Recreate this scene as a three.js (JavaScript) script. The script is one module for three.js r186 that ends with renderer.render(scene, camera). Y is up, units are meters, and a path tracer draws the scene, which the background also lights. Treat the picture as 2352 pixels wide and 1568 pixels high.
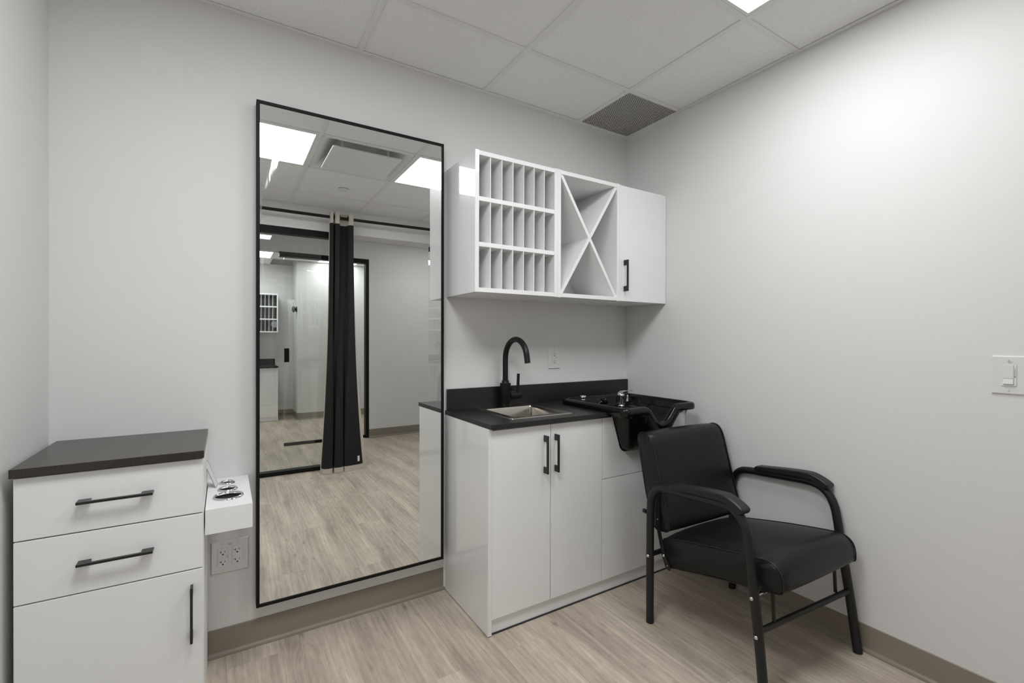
import * as THREE from 'three';
import { RoundedBoxGeometry } from 'three/addons/geometries/RoundedBoxGeometry.js';
import { mergeGeometries, mergeVertices, toCreasedNormals } from 'three/addons/utils/BufferGeometryUtils.js';
import { RectAreaLightUniformsLib } from 'three/addons/lights/RectAreaLightUniformsLib.js';

// ---------------------------------------------------------------- camera, light, exposure
const W = 2352, H = 1568, FOCAL = 1065.99;
const scene = new THREE.Scene();
const camera = new THREE.PerspectiveCamera(2 * Math.atan(H / 2 / FOCAL) * 180 / Math.PI, W / H, 0.02, 50);
camera.rotation.order = 'YXZ';
camera.position.set(-2.107, 1.2005, 2.0664);
camera.rotation.set(-0.2556 * Math.PI / 180, -31.7465 * Math.PI / 180, 0.1895 * Math.PI / 180);
const renderer = new THREE.WebGLRenderer({ antialias: true });
renderer.toneMapping = THREE.LinearToneMapping;
renderer.toneMappingExposure = 1.22;
renderer.shadowMap.enabled = true;
RectAreaLightUniformsLib.init();
scene.background = new THREE.Color(0x000000);
const PANEL_LIGHT = 13;                       // radiance of a ceiling light panel
const PANEL_COLOR = new THREE.Color().setRGB(0.955, 0.985, 1.0);

// ---------------------------------------------------------------- small helpers
let seed = 7;
const rnd = () => { seed = (seed * 1664525 + 1013904223) >>> 0; return seed / 4294967296; };
const taken = new Map();
const numbered = n => { const k = taken.get(n) || 0; taken.set(n, k + 1); return k ? `${n}_${String(k).padStart(3, '0')}` : n; };
function mesh(name, geo, mat, parent = scene) {
  const m = new THREE.Mesh(geo, mat);
  m.name = parent === scene ? numbered(name) : name;
  m.castShadow = m.receiveShadow = true;
  parent.add(m);
  return m;
}
function tag(o, label, category, group) { o.userData.label = label; o.userData.category = category; if (group) o.userData.group = group; return o; }
function thing(name, label, category, pos = [0, 0, 0], ry = 0, group) {
  const g = new THREE.Group(); g.name = numbered(name); g.position.set(...pos); g.rotation.y = ry; scene.add(g);
  return tag(g, label, category, group);
}
function struct(name) { const g = new THREE.Group(); g.name = numbered(name); g.userData.kind = 'structure'; scene.add(g); return g; }
// texture coordinates in metres from position, by the way a face points
function uvBox(geo) {
  let g = geo.index ? geo.toNonIndexed() : geo;
  g = g.clone(); const p = g.attributes.position, uv = new Float32Array(p.count * 2), a = new THREE.Vector3(), b = new THREE.Vector3(), c = new THREE.Vector3();
  for (let i = 0; i < p.count; i += 3) {
    a.fromBufferAttribute(p, i); b.fromBufferAttribute(p, i + 1); c.fromBufferAttribute(p, i + 2);
    const n = b.clone().sub(a).cross(c.clone().sub(a)); const ax = Math.abs(n.x), ay = Math.abs(n.y), az = Math.abs(n.z);
    [a, b, c].forEach((v, k) => { const [s, t] = ay >= ax && ay >= az ? [v.x, v.z] : ax >= az ? [v.z, v.y] : [v.x, v.y]; uv[(i + k) * 2] = s; uv[(i + k) * 2 + 1] = t; });
  }
  g.setAttribute('uv', new THREE.BufferAttribute(uv, 2));
  return g;
}
function box(x0, x1, y0, y1, z0, z1, r = 0.0012) {
  const w = x1 - x0, h = y1 - y0, d = z1 - z0;
  const g = r > 0 ? new RoundedBoxGeometry(w, h, d, 2, Math.min(r, w * .45, h * .45, d * .45)) : new THREE.BoxGeometry(w, h, d);
  g.translate((x0 + x1) / 2, (y0 + y1) / 2, (z0 + z1) / 2);
  return uvBox(g);
}
const flat = g => { const q = g.index ? g.toNonIndexed() : g; for (const k of Object.keys(q.attributes)) if (!['position', 'normal', 'uv'].includes(k)) q.deleteAttribute(k); return q; };
const join = list => mergeGeometries(list.map(flat));
const cyl = (r0, r1, h, seg = 32) => new THREE.CylinderGeometry(r0, r1, h, seg);
function tube(pts, r, seg = 60, rad = 16, closed = false, tension = 0.5) {
  const curve = new THREE.CatmullRomCurve3(pts.map(p => new THREE.Vector3(...p)), closed, 'centripetal', tension);
  const parts = [new THREE.TubeGeometry(curve, seg, r, rad, closed)];
  if (!closed) for (const t of [0, 1]) {
    const c = new THREE.CircleGeometry(r, rad), d = curve.getTangentAt(t).multiplyScalar(t ? 1 : -1);
    c.applyQuaternion(new THREE.Quaternion().setFromUnitVectors(new THREE.Vector3(0, 0, 1), d)); c.translate(...curve.getPointAt(t).toArray());
    parts.push(c);
  }
  return join(parts);
}
function loft(rings, capStart = false, capEnd = false, crease = 0.7) {
  const n = rings[0].length, pos = [], uv = [], idx = [];
  rings.forEach((r, i) => { let s = 0; r.forEach((p, k) => { if (k) s += Math.hypot(p[0] - r[k - 1][0], p[1] - r[k - 1][1], p[2] - r[k - 1][2]); pos.push(...p); uv.push(s, i * 0.03); }); });
  for (let i = 0; i + 1 < rings.length; i++) for (let k = 0; k < n; k++) { const a = i * n + k, b = i * n + (k + 1) % n, c = a + n, d = b + n; idx.push(a, b, d, a, d, c); }
  const cap = (i, flip) => { const c = pos.length / 3, r = rings[i]; const m = [0, 1, 2].map(j => r.reduce((s, p) => s + p[j], 0) / n); pos.push(...m); uv.push(0, 0); for (let k = 0; k < n; k++) { const a = i * n + k, b = i * n + (k + 1) % n; flip ? idx.push(c, b, a) : idx.push(c, a, b); } };
  if (capStart) cap(0, true); if (capEnd) cap(rings.length - 1, false);
  const g = new THREE.BufferGeometry(); g.setAttribute('position', new THREE.Float32BufferAttribute(pos, 3)); g.setAttribute('uv', new THREE.Float32BufferAttribute(uv, 2)); g.setIndex(idx);
  g.computeVertexNormals();
  return toCreasedNormals(g, crease);
}
function extrude(shape, depth, bevel = 0, opt = {}) {
  return new THREE.ExtrudeGeometry(shape, { depth, bevelEnabled: bevel > 0, bevelSize: bevel, bevelThickness: bevel, bevelSegments: 2, curveSegments: 24, ...opt });
}
function rrect(x0, x1, y0, y1, r, path = new THREE.Shape()) {
  path.moveTo(x0 + r, y0); path.lineTo(x1 - r, y0); path.absarc(x1 - r, y0 + r, r, -Math.PI / 2, 0); path.lineTo(x1, y1 - r); path.absarc(x1 - r, y1 - r, r, 0, Math.PI / 2);
  path.lineTo(x0 + r, y1); path.absarc(x0 + r, y1 - r, r, Math.PI / 2, Math.PI); path.lineTo(x0, y0 + r); path.absarc(x0 + r, y0 + r, r, Math.PI, 1.5 * Math.PI);
  return path;
}
// ring of points of a rounded rectangle in plan (x, z), n per corner and along sides
function planRing(x0, x1, z0, z1, r, y, per = 10, side = 14) {
  const out = [], corner = (cx, cz, a0) => { for (let k = 0; k < per; k++) { const a = a0 + (k / (per - 1)) * Math.PI / 2; out.push([cx + r * Math.cos(a), cz + r * Math.sin(a)]); } };
  const line = (xa, za, xb, zb) => { for (let k = 1; k < side; k++) out.push([xa + (xb - xa) * k / side, za + (zb - za) * k / side]); };
  corner(x1 - r, z1 - r, 0); line(x1 - r, z1, x0 + r, z1); corner(x0 + r, z1 - r, Math.PI / 2); line(x0, z1 - r, x0, z0 + r);
  corner(x0 + r, z0 + r, Math.PI); line(x0 + r, z0, x1 - r, z0); corner(x1 - r, z0 + r, 1.5 * Math.PI); line(x1, z0 + r, x1, z1 - r);
  return out.map(([x, z]) => [x, typeof y === 'function' ? y(x, z) : y, z]);
}

// ---------------------------------------------------------------- noise and textures
function hash2(x, y, s) { let h = (x * 374761393 + y * 668265263 + s * 974711) | 0; h = Math.imul(h ^ (h >>> 13), 1274126177); return ((h ^ (h >>> 16)) >>> 0) / 4294967296; }
function vnoise(x, y, s = 0, px = 0, py = 0) {
  const xi = Math.floor(x), yi = Math.floor(y), fx = x - xi, fy = y - yi, u = fx * fx * (3 - 2 * fx), v = fy * fy * (3 - 2 * fy);
  const m = (a, n) => n ? ((a % n) + n) % n : a;
  const a = hash2(m(xi, px), m(yi, py), s), b = hash2(m(xi + 1, px), m(yi, py), s), c = hash2(m(xi, px), m(yi + 1, py), s), d = hash2(m(xi + 1, px), m(yi + 1, py), s);
  return a + (b - a) * u + (c - a) * v + (a - b - c + d) * u * v;
}
const fbm = (x, y, s, o = 4) => { let a = 0, w = .5, t = 0; for (let i = 0; i < o; i++) { a += w * vnoise(x, y, s + i * 17); t += w; w *= .5; x *= 2.03; y *= 2.03; } return a / t; };
function texture(w, h, fn, srgb, repeatMetres) {
  const d = new Uint8Array(w * h * 4);
  for (let j = 0; j < h; j++) for (let i = 0; i < w; i++) { const c = fn(i, j, w, h), k = (j * w + i) * 4; d[k] = c[0]; d[k + 1] = c[1]; d[k + 2] = c[2]; d[k + 3] = 255; }
  const t = new THREE.DataTexture(d, w, h, THREE.RGBAFormat);
  t.wrapS = t.wrapT = THREE.RepeatWrapping; t.magFilter = THREE.LinearFilter; t.minFilter = THREE.LinearMipmapLinearFilter; t.generateMipmaps = true;
  if (srgb) t.colorSpace = THREE.SRGBColorSpace;
  if (repeatMetres) t.repeat.set(1 / repeatMetres, 1 / repeatMetres);
  t.needsUpdate = true;
  return t;
}
const g3 = v => { const c = Math.max(0, Math.min(255, v)); return [c, c, c]; };
// oak-look vinyl: six boards side by side, 0.18 x 1.22 m each
const BOARD_W = 0.18, BOARD_L = 1.22, BOARDS = 6;
const oakKnots = [];
for (let b = 0; b < BOARDS; b++) { const k = []; const n = 1 + Math.floor(rnd() * 1.6); for (let i = 0; i < n; i++) k.push([0.03 + rnd() * 0.12, 0.08 + rnd() * 1.05, 0.005 + rnd() * 0.006]); oakKnots.push(k); }
const TW = 1536, TH = 2048;
const oakHeight = new Uint8Array(TW * TH);
const oakMap = texture(TW, TH, (i, j) => {
  const b = Math.min(BOARDS - 1, Math.floor(i / (TW / BOARDS))), u = (i / (TW / BOARDS) - b) * BOARD_W, v = j / TH * BOARD_L;
  let du = 0.022 * (fbm(u * 9 + b * 31, v * 2.2, 3, 3) - .5) , knot = 0, swirl = 0;
  for (const [ku, kv, kr] of oakKnots[b]) {
    const a = (u - ku) / 1.0, c = (v - kv) / 3.2, d = Math.hypot(a, c);
    swirl += Math.exp(-(d * d) / (2 * 0.028 * 0.028)) * 0.018 * Math.sign(a || 1) * (1 - Math.exp(-Math.abs(a) / 0.004));
    knot = Math.max(knot, Math.exp(-(((u - ku + 0.006 * (fbm(u * 90, v * 60, 81, 2) - .5)) / (kr * 0.75)) ** 2 + ((v - kv + 0.02 * (fbm(u * 70, v * 40, 82, 2) - .5)) / (kr * 2.2)) ** 2)) * (0.3 + 0.45 * fbm(u * 300, v * 300, 91, 2)));
  }
  const q = u + du + swirl + b * 1.7;
  const cath = fbm(q * 36, v * 0.9 + b * 5, 11, 3), ring = Math.sin((q * 260 + 5 * fbm(q * 20, v * 1.6, 21, 2)) * 1.0) * .5 + .5;
  const fibre = fbm(q * 900, v * 9, 31, 3), pore = Math.pow(fbm(q * 1500, v * 26, 41, 2), 3);
  const broad = fbm(u * 14 + b * 13.7, v * 3.0 + b * 3.1, 51, 4), streak = fbm(q * 60, v * 1.2, 61, 3);
  let t = 0.56 + 0.52 * (broad - .5) + 0.34 * (cath - .5) + 0.15 * (ring - .5) * (0.2 + 1.2 * cath) + 0.34 * (fibre - .5) + 0.22 * (streak - .5) + 0.24 * (fbm(q * 70, v * 22 + b, 63, 3) - .5) + 0.16 * (hash2(i, j >> 1, 64) - .5) - 0.28 * pore - 0.9 * Math.pow(Math.max(0, fbm(q * 260, v * 16, 71, 2) - .55), 1.5) * (0.4 + fbm(u * 20, v * 5, 72, 2));
  t += (hash2(b, 5, 77) - .5) * 0.03;
  t = Math.max(0, Math.min(1, t));
  const lo = [146, 133, 119], hi = [226, 212, 196], kn = [92, 83, 75], c = lo.map((l, k) => l + (hi[k] - l) * t);
  oakHeight[j * TW + i] = 255 * Math.max(0, Math.min(1, 0.5 + 0.5 * (fibre - .5) - 0.4 * pore - 0.4 * knot));
  return c.map((x, k) => x + (kn[k] - x) * Math.min(1, knot * 0.8));
}, true);
const oakBump = texture(TW, TH, (i, j) => g3(oakHeight[j * TW + i]), false);
const paintBump = texture(512, 512, (i, j) => g3(255 * (0.55 * vnoise(i / 8, j / 8, 1, 64, 64) + 0.45 * vnoise(i / 3.2, j / 3.2, 2, 160, 160))), false, 0.35);
const tileMap = texture(512, 512, (i, j) => g3(246 - 16 * Math.pow(hash2(i >> 1, j >> 1, 3), 6) - 5 * vnoise(i / 6, j / 6, 4, 0, 0)), true, 0.4);
const tileBump = texture(512, 512, (i, j) => g3(255 * (0.6 * vnoise(i / 4, j / 4, 5, 128, 128) + 0.4 * hash2(i, j, 6))), false, 0.3);
const counterMap = texture(512, 512, (i, j) => { const s = hash2(i, j, 9), t = vnoise(i / 3, j / 3, 10, 0, 0), v = 34 + 9 * (s - .5) + 8 * (t - .5) + 5 * (fbm(i / 90, j / 90, 12, 3) - .5); return [v * 1.0, v * 0.985, v * 0.975]; }, true, 0.35);
const counterWarmMap = texture(512, 512, (i, j) => { const s = hash2(i, j, 19), t = vnoise(i / 3, j / 24, 20, 0, 0), v = 46 + 8 * (s - .5) + 9 * (t - .5); return [v * 1.12, v * 0.97, v * 0.86]; }, true, 0.35);
const hideBump = texture(256, 256, (i, j) => g3(255 * (0.5 * vnoise(i / 5, j / 5, 13, 51, 51) + 0.5 * vnoise(i / 2.5, j / 2.5, 14, 102, 102))), false, 0.09);
const brushedMap = texture(256, 256, (i, j) => g3(150 + 60 * vnoise(i / 40, j / 1.3, 15, 0, 0)), false, 0.2);
const glossBump = texture(256, 256, (i, j) => g3(255 * vnoise(i / 16, j / 16, 16, 16, 16)), false, 0.4);
// dried smears on the mirror glass: [u0, v0, u1, v1, width, strength]
const smears = [[0.072, 0.890, 0.026, 0.835, 0.014, 0.16], [0.066, 0.886, 0.050, 0.860, 0.012, 0.14], [0.006, 0.815, 0.003, 0.765, 0.006, 0.14], [0.012, 0.680, 0.018, 0.648, 0.010, 0.09], [0.085, 0.994, 0.14, 0.989, 0.003, 0.05], [0.10, 0.988, 0.15, 0.983, 0.003, 0.04]];
const smearMap = texture(512, 1024, (i, j) => { const u = i / 512, v = j / 1024; let f = 0;
  for (const [a, b, c, d, w, k] of smears) { const dx = c - a, dy = d - b, t = Math.max(0, Math.min(1, ((u - a) * dx + (v - b) * dy) / (dx * dx + dy * dy))), e = Math.hypot(u - a - t * dx, v - b - t * dy) / (w * (1 - 0.6 * t)); if (e < 1.4) f = Math.max(f, k * Math.max(0, 1 - e * e * .6) * Math.pow(fbm(u * 160, v * 34, 95, 3), 1.2) * 1.9); }
  return [0, 255 * Math.min(1, f * 0.9), 255 * (1 - Math.min(1, f))]; }, false);
const weaveBump = texture(256, 256, (i, j) => g3(128 + 60 * Math.sin(i * Math.PI / 2) * Math.sin(j * Math.PI / 2) + 40 * (hash2(i, j, 17) - .5)), false, 0.12);

// ---------------------------------------------------------------- materials
const std = (o) => new THREE.MeshStandardMaterial(o);
const phy = (o) => new THREE.MeshPhysicalMaterial(o);
const lin = (r, g, b) => new THREE.Color().setRGB(r, g, b);
const M = {
  wall: std({ color: lin(0.755, 0.745, 0.735), roughness: 0.85, bumpMap: paintBump, bumpScale: 0.00012 }),
  tile: std({ color: lin(0.97, 0.965, 0.955), roughness: 0.95, map: tileMap, bumpMap: tileBump, bumpScale: 0.0003 }),
  tee: std({ color: lin(0.79, 0.785, 0.775), roughness: 0.5 }),
  slab: std({ color: lin(0.3, 0.3, 0.3), roughness: 0.9 }),
  oak: std({ color: lin(1, 1, 1), roughness: 0.55, map: oakMap, bumpMap: oakBump, bumpScale: 0.00035 }),
  base: std({ color: lin(0.265, 0.228, 0.185), roughness: 0.34 }),
  gloss: phy({ color: lin(0.87, 0.87, 0.87), roughness: 0.35, clearcoat: 1, clearcoatRoughness: 0.015, clearcoatNormalMap: null, bumpMap: glossBump, bumpScale: 0.00004 }),
  white: std({ color: lin(0.87, 0.87, 0.865), roughness: 0.38 }),
  melamine: std({ color: lin(0.87, 0.87, 0.865), roughness: 0.5 }),
  counter: std({ color: lin(1, 1, 1), roughness: 0.32, map: counterMap }),
  counterWarm: std({ color: lin(1, 1, 1), roughness: 0.26, map: counterWarmMap }),
  blackMetal: phy({ color: lin(0.008, 0.008, 0.008), roughness: 0.38, specularIntensity: 0.6 }),
  handle: std({ color: lin(0.012, 0.012, 0.012), roughness: 0.3 }),
  blackFrame: phy({ color: lin(0.007, 0.007, 0.007), roughness: 0.5, specularIntensity: 0.35 }),
  hide: phy({ color: lin(0.0065, 0.0065, 0.0068), roughness: 0.40, specularIntensity: 0.7, bumpMap: hideBump, bumpScale: 0.00012 }),
  piping: std({ color: lin(0.010, 0.010, 0.010), roughness: 0.35 }),
  padRubber: std({ color: lin(0.008, 0.008, 0.008), roughness: 0.42 }),
  frame: std({ color: lin(0.007, 0.007, 0.007), roughness: 0.45 }),
  chrome: std({ color: lin(0.72, 0.72, 0.72), roughness: 0.06, metalness: 1 }),
  bolt: std({ color: lin(0.72, 0.68, 0.62), roughness: 0.2, metalness: 1 }),
  steel: std({ color: lin(0.50, 0.47, 0.43), roughness: 0.33, metalness: 1, roughnessMap: brushedMap }),
  abs: phy({ color: lin(0.005, 0.005, 0.005), roughness: 0.16, specularIntensity: 0.75 }),
  plate: std({ color: lin(0.74, 0.735, 0.725), roughness: 0.35 }),
  slot: std({ color: lin(0.01, 0.01, 0.01), roughness: 0.6 }),
  shadowGap: std({ color: lin(0.35, 0.35, 0.345), roughness: 0.6 }),
  red: std({ color: lin(0.55, 0.05, 0.02), roughness: 0.3 }),
  mirror: std({ color: lin(0.88, 0.895, 0.885), roughness: 1, metalness: 1, roughnessMap: smearMap, metalnessMap: smearMap }),
  glass: phy({ color: lin(0.955, 0.975, 0.955), roughness: 0.0, transmission: 1, thickness: 0, ior: 1.72 }),
  glassDoor: phy({ color: lin(0.955, 0.975, 0.955), roughness: 0.0, transmission: 1, thickness: 0, ior: 2.2 }),
  acrylic: phy({ color: lin(0.96, 0.97, 0.97), roughness: 0.02, transmission: 1, thickness: 0, ior: 1.49 }),
  card: std({ color: lin(0.78, 0.78, 0.77), roughness: 0.6 }),
  dark: std({ color: lin(0.03, 0.03, 0.03), roughness: 0.7 }),
  duct: std({ color: lin(0.08, 0.08, 0.08), roughness: 0.8 }),
  grille: std({ color: lin(0.50, 0.49, 0.48), roughness: 0.5 }),
  diffuserMetal: std({ color: lin(0.80, 0.795, 0.785), roughness: 0.45 }),
  cloth: std({ color: lin(0.010, 0.010, 0.0105), roughness: 0.9, bumpMap: weaveBump, bumpScale: 0.0003, side: THREE.DoubleSide }),
  linen: std({ color: lin(0.56, 0.51, 0.44), roughness: 0.9, bumpMap: weaveBump, bumpScale: 0.0003, side: THREE.DoubleSide }),
  frosted: std({ color: lin(0.42, 0.45, 0.48), roughness: 0.6, transparent: true, opacity: 0.55 }),
  glow: std({ color: lin(0.9, 0.9, 0.9), roughness: 0.6, emissive: PANEL_COLOR, emissiveIntensity: 2.0 }),
};

// ---------------------------------------------------------------- room shell
const HC = 2.4391, XL = -2.5914, ZA = 2.64, ZB = 3.90, ZC = 6.38, XR2 = 1.30;   // ceiling, left wall, partition, corridor wall, far wall
function wallBox(name, list) { const g = struct(name); list.forEach(b => mesh('plaster', box(...b, 0), M.wall, g)); return g; }
wallBox('wall_back', [[XL - 0.12, 0.12, 0, HC + 0.2, -0.12, 0]]);
wallBox('wall_right', [[0, 0.12, 0, HC + 0.2, 0, ZA + 0.16]]);
wallBox('wall_left', [[XL - 0.12, XL, 0, HC + 0.2, 0, ZC]]);
wallBox('wall_front', [[XL, 0, 2.225, HC + 0.2, ZA, ZA + 0.16]]);
wallBox('wall_corridor', [[-0.575, XR2, 0, HC + 0.2, ZB, ZB + 0.12], [XL, -0.575, 2.225, HC + 0.2, ZB, ZB + 0.12], [XR2, XR2 + 0.12, 0, HC + 0.2, ZA, ZB + 0.12], [0.12, XR2, 0, HC + 0.2, ZA, ZA + 0.16]]);
wallBox('wall_opposite', [[XL - 0.12, -1.16, 0, HC + 0.2, ZC, ZC + 0.12], [-1.16, 0.42, 0, HC + 0.2, 5.82, ZC + 0.12], [0.30, 0.42, 0, HC + 0.2, ZB + 0.12, 5.82]]);

// floor: a bed and single boards, running away from the mirror wall
{
  const floor = struct('floor');
  mesh('subfloor', box(XL - 0.3, XR2 + 0.3, -0.06, -0.0065, -0.15, ZC + 0.2, 0), M.slab, floor);
  const variants = [];
  for (let b = 0; b < BOARDS; b++) for (const flip of [0, 1]) {
    const hw = BOARD_W / 2 - 0.0001, hl = BOARD_L / 2 - 0.0001, c = 0.00025, top = [[-hw + c, 0, -hl + c], [hw - c, 0, -hl + c], [hw - c, 0, hl - c], [-hw + c, 0, hl - c]], low = [[-hw, -c, -hl], [hw, -c, -hl], [hw, -c, hl], [-hw, -c, hl]], bot = low.map(p => [p[0], -0.006, p[2]]);
    const pos = [], uv = [], quad = (p, q, r, s) => { for (const v of [p, q, r, p, r, s]) { pos.push(...v); let su = (v[0] + BOARD_W / 2) / BOARD_W, sv = (v[2] + BOARD_L / 2) / BOARD_L; if (flip) { su = 1 - su; sv = 1 - sv; } uv.push((b + 0.004 + su * 0.992) / BOARDS, sv); } };
    quad(top[0], top[3], top[2], top[1]);
    for (let k = 0; k < 4; k++) { const n = (k + 1) % 4; quad(top[k], top[n], low[n], low[k]); quad(low[k], low[n], bot[n], bot[k]); }
    const g = new THREE.BufferGeometry(); g.setAttribute('position', new THREE.Float32BufferAttribute(pos, 3)); g.setAttribute('uv', new THREE.Float32BufferAttribute(uv, 2)); g.computeVertexNormals();
    variants.push(g);
  }
  let last = -1;
  for (let col = 0; col < 23; col++) {
    const x = XL - 0.05 + BOARD_W * (col + 0.5), off = ((col * 0.47) % 1 + rnd() * 0.12) * BOARD_L;
    for (let row = 0; row < 7; row++) {
      const z = -1.1 + off + row * BOARD_L; if (z - BOARD_L / 2 > ZC || z + BOARD_L / 2 < -0.05 || (x > 0.2 && (z < ZA - 0.5))) continue;
      let v; do v = Math.floor(rnd() * variants.length); while (v >> 1 === last >> 1); last = v;
      mesh('plank', variants[v], M.oak, floor).position.set(x, 0, z);
    }
  }
}
// cove base: flat strip with a rounded toe
function coveBase(name, segs) {
  const g = struct(name);
  for (const [xa, za, xb, zb] of segs) {
    const len = Math.hypot(xb - xa, zb - za), s = new THREE.Shape();
    s.moveTo(0, 0); s.lineTo(0.0115, 0); s.lineTo(0.0115, 0.0015); s.quadraticCurveTo(0.0110, 0.0085, 0.0075, 0.0125); s.quadraticCurveTo(0.0045, 0.0155, 0.004, 0.020); s.lineTo(0.0032, 0.1015); s.quadraticCurveTo(0.0028, 0.105, 0, 0.105); s.lineTo(0, 0);
    const e = extrude(s, len, 0, { curveSegments: 8 });
    // profile x -> away from the wall, extrusion along the wall
    const dir = new THREE.Vector3(xb - xa, 0, zb - za).normalize(), up = new THREE.Vector3(0, 1, 0), out = up.clone().cross(dir);
    e.applyMatrix4(new THREE.Matrix4().makeBasis(out, up, dir)); e.translate(xa, 0, za);
    mesh('cove_strip', e, M.base, g);
  }
}
coveBase('baseboard_back', [[-1.2095, 0, -2.16, 0]]);
coveBase('baseboard_right', [[0, ZA + 0.14, 0, 0.46]]);
coveBase('baseboard_left', [[XL, 0.41, XL, ZA]]);
coveBase('baseboard_corridor', [[-0.575, ZB, XR2, ZB]]);
coveBase('baseboard_opposite', [[-1.40, ZC, -1.16, ZC], [-1.16, 5.82, 0.30, 5.82], [-1.16, ZC, -1.16, 5.82]]);

// ceiling: slab, tees, wall angle and lay-in tiles
const T = 0.6096, GX = [-2.2237, -1.6141, -1.0045, -0.3949], GZ = [0.3995, 1.0091, 1.6187, 2.2283], TEE = 0.0119;
{
  const c = struct('ceiling');
  mesh('slab', box(XL - 0.12, XR2 + 0.12, HC + 0.2, HC + 0.3, -0.12, ZC + 0.12, 0), M.slab, c);
  const grids = [
    { x: [XL, ...GX, 0], z: [0, ...GZ, ZA], skip: new Set(['1,2', '2,2', '3,2', '4,0']) },                         // x index, z index
    { x: [XL, -1.98, -1.37, -0.76, -0.15, 0.46, XR2], z: [ZA + 0.16, 3.35, ZB], skip: new Set(['4,0']) },
    { x: [XL, -2.12, -1.51, -0.90, -0.29, 0.30], z: [ZB + 0.12, 4.58, 5.19, 5.80, ZC], skip: new Set(['1,2', '3,2', '2,3', '3,3', '4,3']) },
  ];
  const geos = new Map();
  for (const { x, z, skip } of grids) {
    for (let i = 0; i + 1 < x.length; i++) for (let k = 0; k + 1 < z.length; k++) {
      if (skip.has(`${i},${k}`)) continue;
      const w = x[i + 1] - x[i] - 0.002, d = z[k + 1] - z[k] - 0.002, key = w.toFixed(4) + d.toFixed(4);
      if (!geos.has(key)) geos.set(key, box(-w / 2, w / 2, 0, 0.014, -d / 2, d / 2, 0));
      mesh('ceiling_tile', geos.get(key), M.tile, c).position.set((x[i] + x[i + 1]) / 2, HC + 0.0045, (z[k] + z[k + 1]) / 2);
    }
    const x0 = x[0], x1 = x.at(-1), z0 = z[0], z1 = z.at(-1), t = 0.0012;
    for (const a of x.slice(1, -1)) mesh('main_tee', box(a - TEE, a + TEE, HC, HC + 0.0042, z0, z1, 0.0004), M.tee, c);
    for (let i = 0; i + 1 < x.length; i++) for (const b of z.slice(1, -1)) mesh('cross_tee', box(x[i] + (i ? TEE : 0), x[i + 1] - (i + 2 < x.length ? TEE : 0), HC + 0.0002, HC + 0.0042, b - TEE, b + TEE, 0.0004), M.tee, c);
    for (const b of [[x0, x1, z0, z0 + 0.021], [x0, x1, z1 - 0.021, z1], [x0, x0 + 0.021, z0 + 0.021, z1 - 0.021], [x1 - 0.021, x1, z0 + 0.021, z1 - 0.021]]) mesh('wall_angle', box(b[0], b[1], HC - t, HC + 0.003, b[2], b[3], 0.0004), M.tee, c);
  }
}

// ---------------------------------------------------------------- ceiling fittings
function panelLight(x0, x1, z0, z1, label, group, power = 1) {
  const cx = (x0 + x1) / 2, cz = (z0 + z1) / 2, hx = (x1 - x0) / 2 - 0.0125, hz = (z1 - z0) / 2 - 0.0125;
  const g = thing('ceiling_light_panel', label, 'ceiling light', [cx, HC, cz], 0, group), b = 0.013;
  const frame = [[-hx, hx, 0.0008, 0.012, -hz, -hz + b], [-hx, hx, 0.0008, 0.012, hz - b, hz], [-hx, -hx + b, 0.0008, 0.012, -hz + b, hz - b], [hx - b, hx, 0.0008, 0.012, -hz + b, hz - b]].map(v => box(...v, 0.0008));
  mesh('bezel', join(frame), M.diffuserMetal, g);
  mesh('lens', box(-hx + b, hx - b, 0.007, 0.011, -hz + b, hz - b, 0), M.glow, g);
  mesh('backing', box(-hx, hx, 0.0125, 0.03, -hz, hz, 0), M.diffuserMetal, g);
  const l = new THREE.RectAreaLight(PANEL_COLOR, PANEL_LIGHT * power, 2 * (hx - b), 2 * (hz - b));
  l.position.set(0, 0.0055, 0); l.rotation.x = -Math.PI / 2; g.add(l);
  return g;
}
panelLight(GX[0], GX[1], GZ[1], GZ[2], 'square ceiling light panel mirrored at the upper corner of the tall mirror', 'ceiling light panels', 1.14);
panelLight(GX[2], GX[3], GZ[1], GZ[2], 'square ceiling light panel above the black salon chair', 'ceiling light panels', 0.68);
panelLight(-0.15, 0.46, ZA + 0.16, 3.35, 'square ceiling light panel in the corridor', 'ceiling light panels', 0.35);
panelLight(-2.12, -1.51, 5.19, 5.80, 'square ceiling light panel over the far nail cabinet, mirrored', 'ceiling light panels', 0.75);
panelLight(-0.90, -0.29, 5.19, 5.80, 'square ceiling light panel behind the far glass door, mirrored', 'ceiling light panels', 0.5);

{ // square plaque air diffuser between the two light panels
  const cx = (GX[1] + GX[2]) / 2, cz = (GZ[1] + GZ[2]) / 2, h = T / 2 - 0.0125;
  const g = thing('air_diffuser', 'square white plaque air diffuser between the two ceiling light panels', 'air vent', [cx, HC, cz]);
  const ring = (r, y) => planRing(-r, r, -r, r, 0.02, y, 5, 3);
  mesh('cone', loft([ring(h, 0.001), ring(h, 0.004), ring(h - 0.018, 0.003), ring(h - 0.05, 0.022), ring(0.17, 0.09), ring(0.15, 0.13)], false, true, 0.9), M.diffuserMetal, g);
  mesh('plaque', extrude(rrect(-0.220, 0.220, -0.220, 0.220, 0.012), 0.006, 0.0015).rotateX(Math.PI / 2).translate(0, -0.014, 0), M.diffuserMetal, g);
  for (const [x, z] of [[-0.15, -0.15], [0.15, -0.15], [-0.15, 0.15], [0.15, 0.15]]) mesh('bracket', box(x - 0.008, x + 0.008, -0.015, 0.075, z - 0.0015, z + 0.0015, 0.0005), M.diffuserMetal, g);
}
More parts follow.
